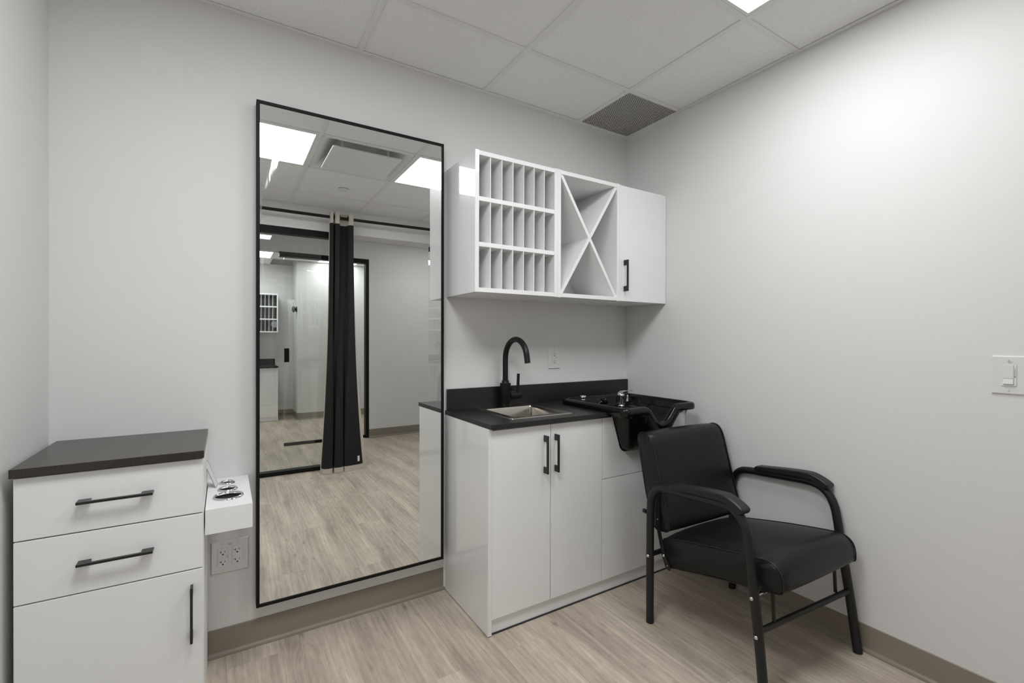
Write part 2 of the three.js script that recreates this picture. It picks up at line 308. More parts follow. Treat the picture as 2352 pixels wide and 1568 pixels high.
{ // flat round sprinkler cover
  const g = thing('sprinkler_cap', 'small flat round sprinkler cover on a ceiling tile, seen in the mirror', 'sprinkler', [-1.28, HC, 1.99]);
  mesh('cover', new THREE.LatheGeometry([[0, -0.006], [0.036, -0.006], [0.0425, -0.004], [0.043, 0.001], [0.0, 0.001]].map(p => new THREE.Vector2(...p)), 40), M.diffuserMetal, g);
  mesh('neck', cyl(0.03, 0.03, 0.006).translate(0, 0.002, 0), M.dark, g);
}
{ // perforated return air grille in the corner
  const x0 = GX[3] + TEE - 0.002, x1 = -0.019, z0 = 0.019, z1 = GZ[0] - TEE + 0.002;
  const g = thing('return_air_grille', 'perforated grey metal return air grille in the ceiling corner', 'air vent', [(x0 + x1) / 2, HC, (z0 + z1) / 2]);
  const w = x1 - x0, d = z1 - z0, nx = 29, p = w / nx, rows = Math.round(d / (p * 0.87)), pz = d / rows, r = p * 0.32, pos = [];
  const Y = 0.0022, tri = (a, b, c) => pos.push(a[0], Y, a[1], b[0], Y, b[1], c[0], Y, c[1]);
  const cell = (cx, cz, ax, bx) => { // rectangle ax..bx around a round hole at cx
    const zA = cz - pz / 2, zB = cz + pz / 2, N = 12, hole = [], rim = [];
    for (let k = 0; k < N; k++) { const t = k / N * 2 * Math.PI + Math.PI / 4, c = Math.cos(t), s = Math.sin(t); hole.push([cx + r * c, cz + r * s]);
      const m = Math.min(c > 0 ? (bx - cx) / c : c < 0 ? (ax - cx) / c : 1e9, s > 0 ? (zB - cz) / s : s < 0 ? (zA - cz) / s : 1e9); rim.push([cx + m * c, cz + m * s]); }
    for (let k = 0; k < N; k++) { const n = (k + 1) % N; tri(hole[k], rim[k], rim[n]); tri(hole[k], rim[n], hole[n]); }
    // corners between rim samples
    for (const c of [[ax, zA], [bx, zA], [bx, zB], [ax, zB]]) { let best = 0, bd = 1e9; for (let k = 0; k < N; k++) { const n = (k + 1) % N, m = [(rim[k][0] + rim[n][0]) / 2, (rim[k][1] + rim[n][1]) / 2], q = Math.hypot(m[0] - c[0], m[1] - c[1]); if (q < bd && Math.abs((rim[k][0] - rim[n][0]) * (rim[k][1] - rim[n][1])) > 1e-12) { bd = q; best = k; } } if (bd < 1e8) tri(rim[best], c, rim[(best + 1) % N]); }
  };
  for (let j = 0; j < rows; j++) for (let i = 0; i < nx; i++) { const s = j % 2 ? 0.25 : -0.25, ax = -w / 2 + i * p, cz = -d / 2 + (j + .5) * pz; cell(ax + p * (0.5 + s * 0.8), cz, ax, ax + p); }
  const geo = new THREE.BufferGeometry(); geo.setAttribute('position', new THREE.Float32BufferAttribute(pos, 3)); geo.computeVertexNormals();
  mesh('perforated_plate', geo, M.grille, g);
  mesh('plenum', join([box(-w / 2 - .004, w / 2 + .004, 0.09, 0.10, -d / 2 - .004, d / 2 + .004, 0), box(-w / 2 - .006, -w / 2 - .001, 0.004, 0.09, -d / 2, d / 2, 0), box(w / 2 + .001, w / 2 + .006, 0.004, 0.09, -d / 2, d / 2, 0), box(-w / 2, w / 2, 0.004, 0.09, -d / 2 - .006, -d / 2 - .001, 0), box(-w / 2, w / 2, 0.004, 0.09, d / 2 + .001, d / 2 + .006, 0)]), M.duct, g);
}

// ---------------------------------------------------------------- shared furniture pieces
// bar pull: length along local x, base on plane z = 0, standing off towards +z
function pullGeo(len = 0.162, off = 0.030, th = 0.0068, leg = 0.026) {
  const s = new THREE.Shape(), a = len / 2, t = 0.0085, r = 0.006;
  s.moveTo(-a, 0); s.lineTo(-a, off); s.lineTo(a, off); s.lineTo(a, 0); s.lineTo(a - leg, 0); s.lineTo(a - leg, off - t - r); s.quadraticCurveTo(a - leg, off - t, a - leg - r, off - t);
  s.lineTo(-a + leg + r, off - t); s.quadraticCurveTo(-a + leg, off - t, -a + leg, off - t - r); s.lineTo(-a + leg, 0); s.lineTo(-a, 0);
  const g = extrude(s, th - 0.001, 0.0005, { curveSegments: 6 }); g.translate(0, 0, -(th - 0.001) / 2); g.rotateX(Math.PI / 2);   // shape y -> z
  return g;
}
const pull = pullGeo();
function addPull(parent, x, y, z, vertical) { const m = mesh('handle', pull, M.handle, parent); m.position.set(x, y, z); if (vertical) m.rotation.z = Math.PI / 2; m.userData.label = 'black bar pull handle'; return m; }

// ---------------------------------------------------------------- small drawer cabinet at the left
{
  const x0 = -2.571, x1 = -2.161, zf = 0.383;
  const g = thing('drawer_cabinet', 'white cabinet with two drawers over a door beside the floating tool holder', 'cabinet', [0, 0, 0]);
  mesh('carcass', join([box(x0, x0 + 0.016, 0.06, 0.841, 0.012, zf - 0.019), box(x1 - 0.016, x1, 0.0, 0.841, 0.014, zf - 0.019), box(x0 + 0.016, x1 - 0.016, 0.06, 0.078, 0.012, zf - 0.019), box(x0 + 0.016, x1 - 0.016, 0.06, 0.841, 0.004, 0.012), box(x0 + 0.016, x1 - 0.016, 0.0, 0.06, zf - 0.05, zf - 0.034), box(x0, x0 + 0.016, 0.0, 0.06, 0.012, zf - 0.034), box(x0 + 0.016, x1 - 0.016, 0.80, 0.841, zf - 0.04, zf - 0.0192)]), M.melamine, g);
  for (const [y0, y1, hy] of [[0.6755, 0.8375, 0.7595], [0.5095, 0.6720, 0.5935]]) {
    const d = mesh('drawer', box(x0 + 0.002, x1 - 0.002, y0, y1, zf - 0.0185, zf, 0.0016), M.white, g);
    addPull(d, -2.3625, hy, zf);
  }
  const d = mesh('door', box(x0 + 0.002, x1 - 0.002, 0.062, 0.5060, zf - 0.0185, zf, 0.0016), M.white, g);
  addPull(d, -2.1905, 0.382, zf, true);
  const c = mesh('worktop', box(-2.574, -2.1600, 0.8415, 0.8645, 0.001, 0.396, 0.0012), M.counterWarm);
  tag(c, 'small dark brown-grey worktop on the white drawer cabinet', 'worktop');
}
{ // floating tool holder with three ringed holes
  const x0 = -2.1580, x1 = -2.0310, y0 = 0.598, y1 = 0.674, zf = 0.3675;
  const g = thing('tool_holder', 'floating white box shelf with three chrome ringed holes for styling tools', 'tool holder');
  const holes = [[-2.1000, 0.083, 0.0185], [-2.0985, 0.167, 0.0235], [-2.0970, 0.253, 0.0365]];
  const s = new THREE.Shape(); s.moveTo(x0, -0.002); s.lineTo(x1, -0.002); s.lineTo(x1, -zf); s.lineTo(x0, -zf); s.lineTo(x0, -0.002);
  for (const [x, z, r] of holes) { const h = new THREE.Path(); h.absarc(x, -z, r, 0, 2 * Math.PI, true); s.holes.push(h); }
  const top = extrude(s, 0.012, 0, { curveSegments: 40 }); top.rotateX(-Math.PI / 2); top.translate(0, y1 - 0.012, 0);
  mesh('top', top, M.white, g);
  mesh('body', join([box(x0, x1, y0, y0 + 0.012, 0.002, zf, 0), box(x0, x1, y0 + 0.012, y1 - 0.012, zf - 0.012, zf, 0), box(x0, x0 + 0.010, y0 + 0.012, y1 - 0.012, 0.002, zf - 0.012, 0), box(x1 - 0.010, x1, y0 + 0.012, y1 - 0.012, 0.002, zf - 0.012, 0)]), M.white, g);
  holes.forEach(([x, z, r], i) => {
    const R = [0.0255, 0.031, 0.0455][i], t = (R - r) / 2;
    const rim = mesh('ring', new THREE.LatheGeometry([[r - 0.0005, -0.006], [r - 0.0005, 0.002], [r + t * 0.5, 0.0052], [r + t * 1.3, 0.0052], [R - 0.001, 0.002], [R, 0.0002]].map(p => new THREE.Vector2(...p)), 56), M.chrome, g);
    rim.position.set(x, y1, z); rim.userData.label = 'chrome ring';
    const cup = mesh('cup', new THREE.LatheGeometry([[r, -0.004], [r * 0.97, -0.055], [0, -0.055]].map(p => new THREE.Vector2(...p)), 40), M.dark, g);
    cup.position.set(x, y1, z); cup.userData.label = 'dark cup inside the hole';
  });
}
{ // leaning card in a clear stand
  const g = thing('card_stand', 'small white card leaning in a clear stand on the tool holder', 'sign', [-2.131, 0.6745, 0.1065], -0.15);
  const tilt = q => q.rotateZ(0.36);
  mesh('card', tilt(box(-0.0006, 0.0006, 0.002, 0.093, -0.0225, 0.0225, 0)), M.card, g);
  mesh('edge', tilt(join([box(-0.0012, 0.0012, 0, 0.0018, -0.0235, 0.0235, 0), box(-0.0012, 0.0012, 0.0932, 0.095, -0.0235, 0.0235, 0), box(-0.0012, 0.0012, 0.0018, 0.0932, -0.0236, -0.0228, 0), box(-0.0012, 0.0012, 0.0018, 0.0932, 0.0228, 0.0236, 0)])), M.shadowGap, g);
  mesh('foot', box(-0.001, 0.0, 0.0, 0.058, -0.022, 0.022, 0).rotateZ(-0.18).translate(-0.0305, 0.0008, 0), M.acrylic, g);
}

// ---------------------------------------------------------------- tall mirror
{
  const x0 = -2.005, x1 = -1.2355, y0 = 0.172, y1 = 2.112, t = 0.0115, zc = 0.047;
  const g = thing('wall_mirror', 'tall rectangular wall mirror in a thin black metal frame', 'mirror', [(x0 + x1) / 2, y0, 0.012]);
  const h = y1 - y0, a = (x1 - x0) / 2, d = 0.040, inner = new THREE.Group();
  const geo = (b) => { const q = box(...b, 0.0008); q.rotateX(-0.23 * Math.PI / 180); q.translate(0, 0, 0.004); return q; };
  mesh('frame_side', geo([-a, -a + t, 0, h, 0, d]), M.blackFrame, g); mesh('frame_side', geo([a - t, a, 0, h, 0, d]), M.blackFrame, g);
  mesh('frame_rail', geo([-a + t, a - t, 0, t, 0, d]), M.blackFrame, g); mesh('frame_rail', geo([-a + t, a - t, h - t, h, 0, d]), M.blackFrame, g);
  const q = new THREE.BoxGeometry(2 * (a - t), h - 2 * t, 0.004); q.translate(0, h / 2, d - 0.006); q.rotateX(-0.23 * Math.PI / 180); q.translate(0, 0, 0.004);
  mesh('mirror_glass', q, M.mirror, g);
  const k = new THREE.BoxGeometry(2 * (a - t), h - 2 * t, 0.006); k.translate(0, h / 2, 0.012); k.rotateX(-0.23 * Math.PI / 180); k.translate(0, 0, 0.004);
  mesh('backing', k, M.dark, g);
}

// ---------------------------------------------------------------- electrical plates
function label(lines, w, h) {
  const c = document.createElement('canvas'); c.width = 256; c.height = Math.round(256 * h / w); const x = c.getContext('2d');
  x.fillStyle = '#dcdcda'; x.fillRect(0, 0, c.width, c.height); x.fillStyle = '#3c3a38'; x.textAlign = 'center'; x.textBaseline = 'middle';
  const s = c.height / (lines.length + 0.6); x.font = `bold ${Math.round(s * 0.9)}px sans-serif`;
  lines.forEach((t, i) => x.fillText(t, c.width / 2, s * (i + 0.8)));
  const t = new THREE.CanvasTexture(c); t.colorSpace = THREE.SRGBColorSpace;
  return std({ map: t, roughness: 0.5 });
}
const bevelPlate = (w, h) => { const a = w / 2, b = h / 2, i = 0.0035, r = (x, y, z) => [[-x, -y, z], [x, -y, z], [x, y, z], [-x, y, z]]; return loft([r(a, b, 0), r(a, b, 0.002), r(a - i, b - i, 0.0055)], false, true, 0.2); };
function screw(p, x, y) { const m = mesh('screw', join([cyl(0.0032, 0.0034, 0.0012, 20).rotateX(Math.PI / 2).translate(x, y, 0.0061)]), M.plate, p); const s = box(x - 0.0005, x + 0.0005, y - 0.0029, y + 0.0029, 0.0066, 0.0069, 0); mesh('slot', s, M.shadowGap, m); }
function receptacle(p, cx, twenty, gfci) {
  const m = mesh('receptacle', extrude(rrect(cx - 0.0165, cx + 0.0165, -0.0335, 0.0335, 0.003), 0.0016, 0.0004, { curveSegments: 5 }).translate(0, 0, 0.0052), M.plate, p);
  mesh('gap', extrude(rrect(cx - 0.0172, cx + 0.0172, -0.0342, 0.0342, 0.0035), 0.0003, 0, { curveSegments: 5 }).translate(0, 0, 0.0054), M.shadowGap, m);
  const z0 = 0.0071, z1 = 0.0075;
  for (const oy of [0.0205, -0.0165]) {
    const q = [box(cx - 0.0067, cx - 0.0049, oy - 0.0005 - 0.0042, oy - 0.0005 + 0.0042, z0, z1, 0), box(cx + 0.0052, cx + 0.0069, oy - 0.0034, oy + 0.0034, z0, z1, 0)];
    if (twenty) q.push(box(cx - 0.0117, cx - 0.0066, oy - 0.0011, oy + 0.0007, z0, z1, 0));
    const a = new THREE.Shape(); a.moveTo(cx - 0.0029, oy - 0.0125); a.lineTo(cx + 0.0029, oy - 0.0125); a.lineTo(cx + 0.0029, oy - 0.0105); a.absarc(cx, oy - 0.0105, 0.0029, 0, Math.PI); a.lineTo(cx - 0.0029, oy - 0.0125);
    q.push(flat(extrude(a, z1 - z0, 0, { curveSegments: 10 }).translate(0, 0, z0)));
    mesh('slots', join(q), M.slot, m);
  }
  if (gfci) {
    mesh('button', box(cx + 0.0005, cx + 0.013, -0.0035, 0.0035, 0.0068, 0.0078, 0.0004), M.plate, m); mesh('button', box(cx - 0.0145, cx - 0.0005, -0.0035, 0.0035, 0.0068, 0.0076, 0.0004), M.plate, m);
    mesh('light_slit', box(cx + 0.0141, cx + 0.0153, -0.0036, 0.0036, 0.0070, 0.0075, 0), M.slot, m);
    mesh('gap_lines', join([box(cx - 0.0162, cx + 0.0162, 0.0040, 0.0044, 0.0070, 0.0073, 0), box(cx - 0.0162, cx + 0.0162, -0.0044, -0.0040, 0.0070, 0.0073, 0)]), M.shadowGap, m);
  }
}
{
  const g = thing('double_outlet', 'wide white wall plate with two receptacles below the tool holder', 'outlet', [-2.0895, 0.375, 0.0]);
  mesh('plate', bevelPlate(0.1245, 0.1225), M.plate, g);
  receptacle(g, -0.0235, true, true); receptacle(g, 0.0235, true, false);
  for (const x of [-0.0235, 0.0235]) for (const y of [-0.048, 0.048]) screw(g, x, y);
  mesh('circuit_label', box(-0.013, 0.013, 0.0418, 0.0508, 0.0054, 0.0057, 0), label(['PANEL C', 'CKT 20'], 0.026, 0.009), g).geometry = (() => { const p = new THREE.PlaneGeometry(0.026, 0.009); p.translate(0, 0.0455, 0.0058); return p; })();
}
{
  const g = thing('wall_outlet', 'single white receptacle plate on the wall above the black backsplash', 'outlet', [-0.555, 1.1005, 0.0]);
  mesh('plate', bevelPlate(0.079, 0.1225), M.plate, g); receptacle(g, 0, false, true);
  for (const y of [-0.049, 0.049]) screw(g, 0, y);
  const p = new THREE.PlaneGeometry(0.018, 0.008); p.translate(0, 0.0400, 0.0058); mesh('circuit_label', p, label(['TIV'], 0.018, 0.008), g);
}
{
  const g = thing('dimmer_switch', 'white dimmer switch plate on the wall to the right of the chair', 'light switch', [0, 1.093, 1.6470], -Math.PI / 2);
  mesh('plate', bevelPlate(0.079, 0.1220), M.plate, g);
  const d = mesh('switch_frame', extrude(rrect(-0.0168, 0.0168, -0.0335, 0.0335, 0.003), 0.002, 0.0004, { curveSegments: 5 }).translate(0, 0, 0.0052), M.plate, g);
  mesh('gap', extrude(rrect(-0.0174, 0.0174, -0.0342, 0.0342, 0.0035), 0.0003, 0, { curveSegments: 5 }).translate(0, 0, 0.0054), M.shadowGap, d);
  const pd = new THREE.BoxGeometry(0.0225, 0.043, 0.003); pd.translate(-0.0005, 0.0115, 0.0082); mesh('paddle', flat(pd), M.plate, d);
  mesh('paddle', loft([[[-0.0117, -0.0105], [0.0107, -0.0105], [0.0107, -0.0105], [-0.0117, -0.0105]].map(([x, y]) => [x, y, 0.009]), [[-0.0117, -0.027], [0.0107, -0.027], [0.0107, -0.011], [-0.0117, -0.011]].map(([x, y], k) => [x, y, k < 2 ? 0.0125 : 0.0095]), [[-0.0117, -0.029], [0.0107, -0.029], [0.0107, -0.029], [-0.0117, -0.029]].map(([x, y]) => [x, y, 0.0065])], true, true, 0.3), M.plate, d);
  mesh('slider', box(0.0128, 0.0146, -0.004, 0.020, 0.0072, 0.0078, 0), M.shadowGap, d); mesh('slider_knob', box(0.0125, 0.0149, -0.0055, -0.0035, 0.0072, 0.0086, 0), M.slot, d);
  for (const y of [-0.0475, 0.0480]) screw(g, 0, y);
  const p = new THREE.PlaneGeometry(0.034, 0.009); p.translate(0.003, 0.0398, 0.0058); mesh('circuit_label', p, label(['PANEL C', 'CKT 2'], 0.034, 0.009), g);
}

// ---------------------------------------------------------------- wall cabinets: polish rack, cross rack, door unit
const panel = (x0, x1, y0, y1, z0, z1) => box(x0, x1, y0, y1, z0, z1, 0.0008);
function polishRack(name, lab, x0, x1, y0, y1, zb, zf, slots) {      // local boxes; back at zb, front at zf
  const g = thing(name, lab, 'rack'), t = 0.019, y = [y0, y0 + (y1 - y0 - 4 * t) / 3 + t, y0 + 2 * ((y1 - y0 - 4 * t) / 3 + t), y1 - t];
  const [za, zz] = [Math.min(zb, zf), Math.max(zb, zf)], s = Math.sign(zf - zb);
  mesh('side_panel', panel(x0, x0 + t, y0 - 0.001, y1 + 0.001, za, zz), M.gloss, g); mesh('side_panel', panel(x1 - t, x1, y0 - 0.001, y1 + 0.001, za, zz), M.gloss, g);
  y.forEach(v => mesh('shelf', panel(x0 + t, x1 - t, v, v + t, za, zz - (s > 0 ? 0.002 : 0)), M.melamine, g));
  mesh('back_panel', box(x0 + t, x1 - t, y0 + t, y1 - t, s > 0 ? za + 0.002 : zz - 0.008, s > 0 ? za + 0.008 : zz - 0.002, 0), M.melamine, g);
  const pw = (x1 - x0 - 2 * t) / slots;
  for (let r = 0; r < 3; r++) for (let k = 1; k < slots; k++) mesh('divider', box(x0 + t + k * pw - 0.0016, x0 + t + k * pw + 0.0016, y[r] + t, y[r + 1], za + (s > 0 ? 0.008 : 0.002), zz - (s > 0 ? 0.003 : 0.008), 0), M.melamine, g);
  return g;
}
const CY0 = 1.404, CY1 = 2.010, CZ = 0.302;
polishRack('polish_rack', 'white wall rack of three rows of narrow upright slots next to the mirror', -1.2015, -0.7615, CY0, CY1, 0.002, CZ, 7);
{
  const g = thing('cross_rack', 'white open wall cube with an X shaped divider', 'rack'), x0 = -0.761, x1 = -0.357, t = 0.019;
  mesh('side_panel', panel(x0, x0 + t, CY0 - 0.002, CY1 + 0.002, 0.002, CZ), M.gloss, g); mesh('side_panel', panel(x1 - t, x1, CY0 - 0.002, CY1 + 0.002, 0.002, CZ), M.gloss, g);
  mesh('top_panel', panel(x0 + t, x1 - t, CY1 - t, CY1, 0.002, CZ - 0.001), M.melamine, g); mesh('bottom_panel', panel(x0 + t, x1 - t, CY0, CY0 + t, 0.002, CZ - 0.001), M.melamine, g);
  mesh('back_panel', box(x0 + t, x1 - t, CY0 + t, CY1 - t, 0.004, 0.010, 0), M.melamine, g);
  const ax = x0 + t, bx = x1 - t, ay = CY0 + t, by = CY1 - t, w = bx - ax, h = by - ay, th = 0.0155, L = Math.hypot(w, h), ux = w / L, uy = h / L, kx = th / uy, ky = th / ux;
  const bar = (flip, z0, z1, cut) => { const s = new THREE.Shape(), f = x => flip ? ax + bx - x : x;
    const pts = [[ax, ay], [ax + kx * .75, ay], [bx, by - ky * .25], [bx, by], [bx - kx * .75, by], [ax, ay + ky * .25]]; pts.forEach(([x, y], k) => k ? s.lineTo(f(x), y) : s.moveTo(f(x), y)); s.closePath();
    const e = extrude(s, z1 - z0, 0); e.translate(0, 0, z0); return e; };
  mesh('cross_board', bar(false, 0.0105, CZ - 0.004), M.melamine, g); mesh('cross_board', bar(true, 0.0105, CZ - 0.0043), M.melamine, g);
}
{
  const g = thing('wall_cupboard', 'white wall cupboard with one black handled door in the corner', 'cabinet'), x0 = -0.3565, x1 = -0.002;
  mesh('carcass', join([box(x0, x0 + 0.017, CY0, CY1, 0.002, CZ - 0.0195), box(x1 - 0.017, x1, CY0, CY1, 0.002, CZ - 0.0195), box(x0 + 0.017, x1 - 0.017, CY1 - 0.017, CY1, 0.002, CZ - 0.0195), box(x0 + 0.017, x1 - 0.017, CY0, CY0 + 0.017, 0.002, CZ - 0.0195)]), M.melamine, g);
  const d = mesh('door', box(x0 + 0.001, x1, CY0 - 0.001, CY1 - 0.003, CZ - 0.0185, CZ, 0.0014), M.gloss, g);
  addPull(d, -0.3245, 1.536, CZ, true);
}

// ---------------------------------------------------------------- base cabinet, worktop, sink, faucet
const BX0 = -1.2085, BZ = 0.437, CT = 0.859, CB = 0.840;
const bowlC = -0.3375;
const bodyHalf = y => 0.1385 + (0.2010 - 0.1385) * Math.max(0, Math.min(1, (y - 0.665) / (0.857 - 0.665)));
{
  const g = thing('base_cabinet', 'white glossy base cabinet with two doors and drawers under the black worktop', 'cabinet');
  mesh('end_panel', panel(BX0, BX0 + 0.018, 0.004, CB - 0.001, 0.002, BZ), M.gloss, g);
  mesh('end_panel', panel(-0.020, -0.003, 0.004, CB - 0.001, 0.016, BZ - 0.019), M.gloss, g);
  mesh('bottom_board', panel(BX0 + 0.018, -0.020, 0.066, 0.084, 0.016, BZ - 0.019), M.melamine, g);
  mesh('back_board', panel(BX0 + 0.018, -0.020, 0.084, CB - 0.002, 0.004, 0.010), M.melamine, g);
  mesh('partition', panel(-0.606, -0.589, 0.084, CB - 0.002, 0.016, BZ - 0.0195), M.melamine, g);
  mesh('toe_kick', panel(BX0 + 0.018, -0.003, 0.005, 0.0655, BZ - 0.030, BZ - 0.013), M.gloss, g);
  mesh('scribe_strip', box(BX0 - 0.0055, BX0 - 0.0002, 0.004, 0.958, 0.001, 0.006, 0.0005), M.white, g);
  mesh('seal', box(BX0 + 0.004, -0.004, 0.0, 0.0045, 0.016, BZ - 0.008, 0), M.dark, g);
  mesh('rail', panel(BX0 + 0.0185, -0.607, 0.795, CB - 0.002, BZ - 0.036, BZ - 0.0195), M.melamine, g);
  for (const [a, b, hx] of [[-1.1900, -0.8995, -0.9330], [-0.8965, -0.5985, -0.8750]]) { const d = mesh('door', box(a, b, 0.0665, 0.8315, BZ - 0.0185, BZ, 0.0012), M.gloss, g); addPull(d, hx, 0.7065, BZ, true); }
  // upper drawer front with the cut-out for the bowl
  const s = new THREE.Shape(), e = 0.004; s.moveTo(-0.5955, 0.5450); s.lineTo(-0.004, 0.5450); s.lineTo(-0.004, 0.8315);
  s.lineTo(bowlC + bodyHalf(0.8315) + e, 0.8315); s.lineTo(bowlC + bodyHalf(0.70) + e, 0.70); s.quadraticCurveTo(bowlC + bodyHalf(0.665) + e, 0.658, bowlC + 0.11, 0.657); s.lineTo(bowlC - 0.11, 0.657); s.quadraticCurveTo(bowlC - bodyHalf(0.665) - e, 0.658, bowlC - bodyHalf(0.70) - e, 0.70);
  s.lineTo(bowlC - bodyHalf(0.8315) - e, 0.8315); s.lineTo(-0.5955, 0.8315); s.closePath();
  mesh('drawer', uvBox(extrude(s, 0.0175, 0.0005).translate(0, 0, BZ - 0.018)), M.gloss, g);
  mesh('drawer', box(-0.5955, -0.004, 0.0665, 0.5415, BZ - 0.0185, BZ, 0.0012), M.gloss, g);
}
{ // worktop with sink hole and bowl notch, backsplash
  const g = thing('worktop', 'long black worktop with backsplash holding the steel sink', 'worktop');
  const x0 = -1.2055, x1 = -0.003, zf = 0.456, s = new THREE.Shape();
  s.moveTo(x0, -0.002); s.lineTo(x0, -zf); s.lineTo(bowlC - 0.2335, -zf); s.lineTo(bowlC - 0.2335, -0.125); s.lineTo(bowlC + 0.2335, -0.125); s.lineTo(bowlC + 0.2335, -zf); s.lineTo(x1, -zf); s.lineTo(x1, -0.002); s.closePath();
  const h = new THREE.Path(); rrect(-1.045, -0.755, -0.368, -0.072, 0.01, h); s.holes.push(h);
  const e = extrude(s, CT - CB - 0.0016, 0.0008); e.rotateX(-Math.PI / 2); e.translate(0, CB + 0.0008, 0);
  mesh('slab', uvBox(e), M.counter, g);
  mesh('backsplash', box(-1.2000, -0.003, CT, 0.9605, 0.002, 0.0195, 0.0008), M.counter, g);
}
{
  const g = thing('steel_sink', 'small square stainless steel drop-in sink in the black worktop', 'sink', [0, 0, 0]);
  const r = (x0, x1, z0, z1, c, y) => planRing(x0, x1, z0, z1, c, y, 6, 8), y = CT;
  mesh('basin', loft([r(-1.066, -0.7345, 0.0225, 0.386, 0.006, y + 0.0003), r(-1.065, -0.7355, 0.0235, 0.385, 0.006, y + 0.0024), r(-1.033, -0.7645, 0.0865, 0.3530, 0.010, y + 0.0022), r(-1.030, -0.7675, 0.0895, 0.3500, 0.012, y - 0.004), r(-1.026, -0.7715, 0.0935, 0.3460, 0.014, y - 0.16), r(-1.012, -0.7855, 0.1075, 0.3320, 0.02, y - 0.175)], false, true, 0.6), M.steel, g);
  const dr = mesh('drain', new THREE.LatheGeometry([[0, -0.001], [0.03, -0.001], [0.042, 0.002], [0.045, 0.0]].map(p => new THREE.Vector2(...p)), 32), M.chrome, g); dr.position.set(-0.899, y - 0.1738, 0.22);
}
{ // black gooseneck faucet
  const fx = -0.9005, fz = 0.0535, y = CT + 0.0024;
  const g = thing('faucet', 'matte black gooseneck faucet with a side lever on the steel sink', 'faucet', [fx, y, fz]);
  mesh('body', new THREE.LatheGeometry([[0, 0], [0.0275, 0], [0.0275, 0.1165], [0.0262, 0.119], [0.0182, 0.119], [0.0182, 0.131], [0.0172, 0.1325], [0, 0.1325]].map(p => new THREE.Vector2(...p)), 48), M.blackMetal, g);
  const pts = [[0, 0.125, 0], [0, 0.18, 0], [0, 0.245, 0]], R = 0.099, c = 0.240; for (let k = 0; k <= 14; k++) { const a = Math.PI * (k / 14) * 0.94; pts.push([0, c + R * Math.sin(a), R - R * Math.cos(a)]); }
  const tip = pts.at(-1); pts.push([0, tip[1] - 0.018, tip[2] + 0.0035], [0, tip[1] - 0.030, tip[2] + 0.006]);
  mesh('spout', tube(pts, 0.0138, 120, 24), M.blackMetal, g);
  const v = mesh('valve', join([cyl(0.0195, 0.0195, 0.036, 32).rotateZ(Math.PI / 2).translate(0.043, 0.054, 0), cyl(0.0185, 0.0185, 0.0015, 32).rotateZ(Math.PI / 2).translate(0.0617, 0.054, 0), cyl(0.0200, 0.0200, 0.026, 32).rotateZ(Math.PI / 2).translate(0.0755, 0.054, 0)]), M.blackMetal, g);
  const lv = new RoundedBoxGeometry(0.0155, 0.098, 0.006, 2, 0.0012); lv.translate(0, 0.049, 0); lv.rotateZ(-0.03); lv.translate(0.0725, 0.066, 0.004); mesh('lever', flat(lv), M.blackMetal, v);
  mesh('badge', box(0.004, 0.018, 0.008, 0.0105, 0.0236, 0.0245, 0), M.bolt, g);
}

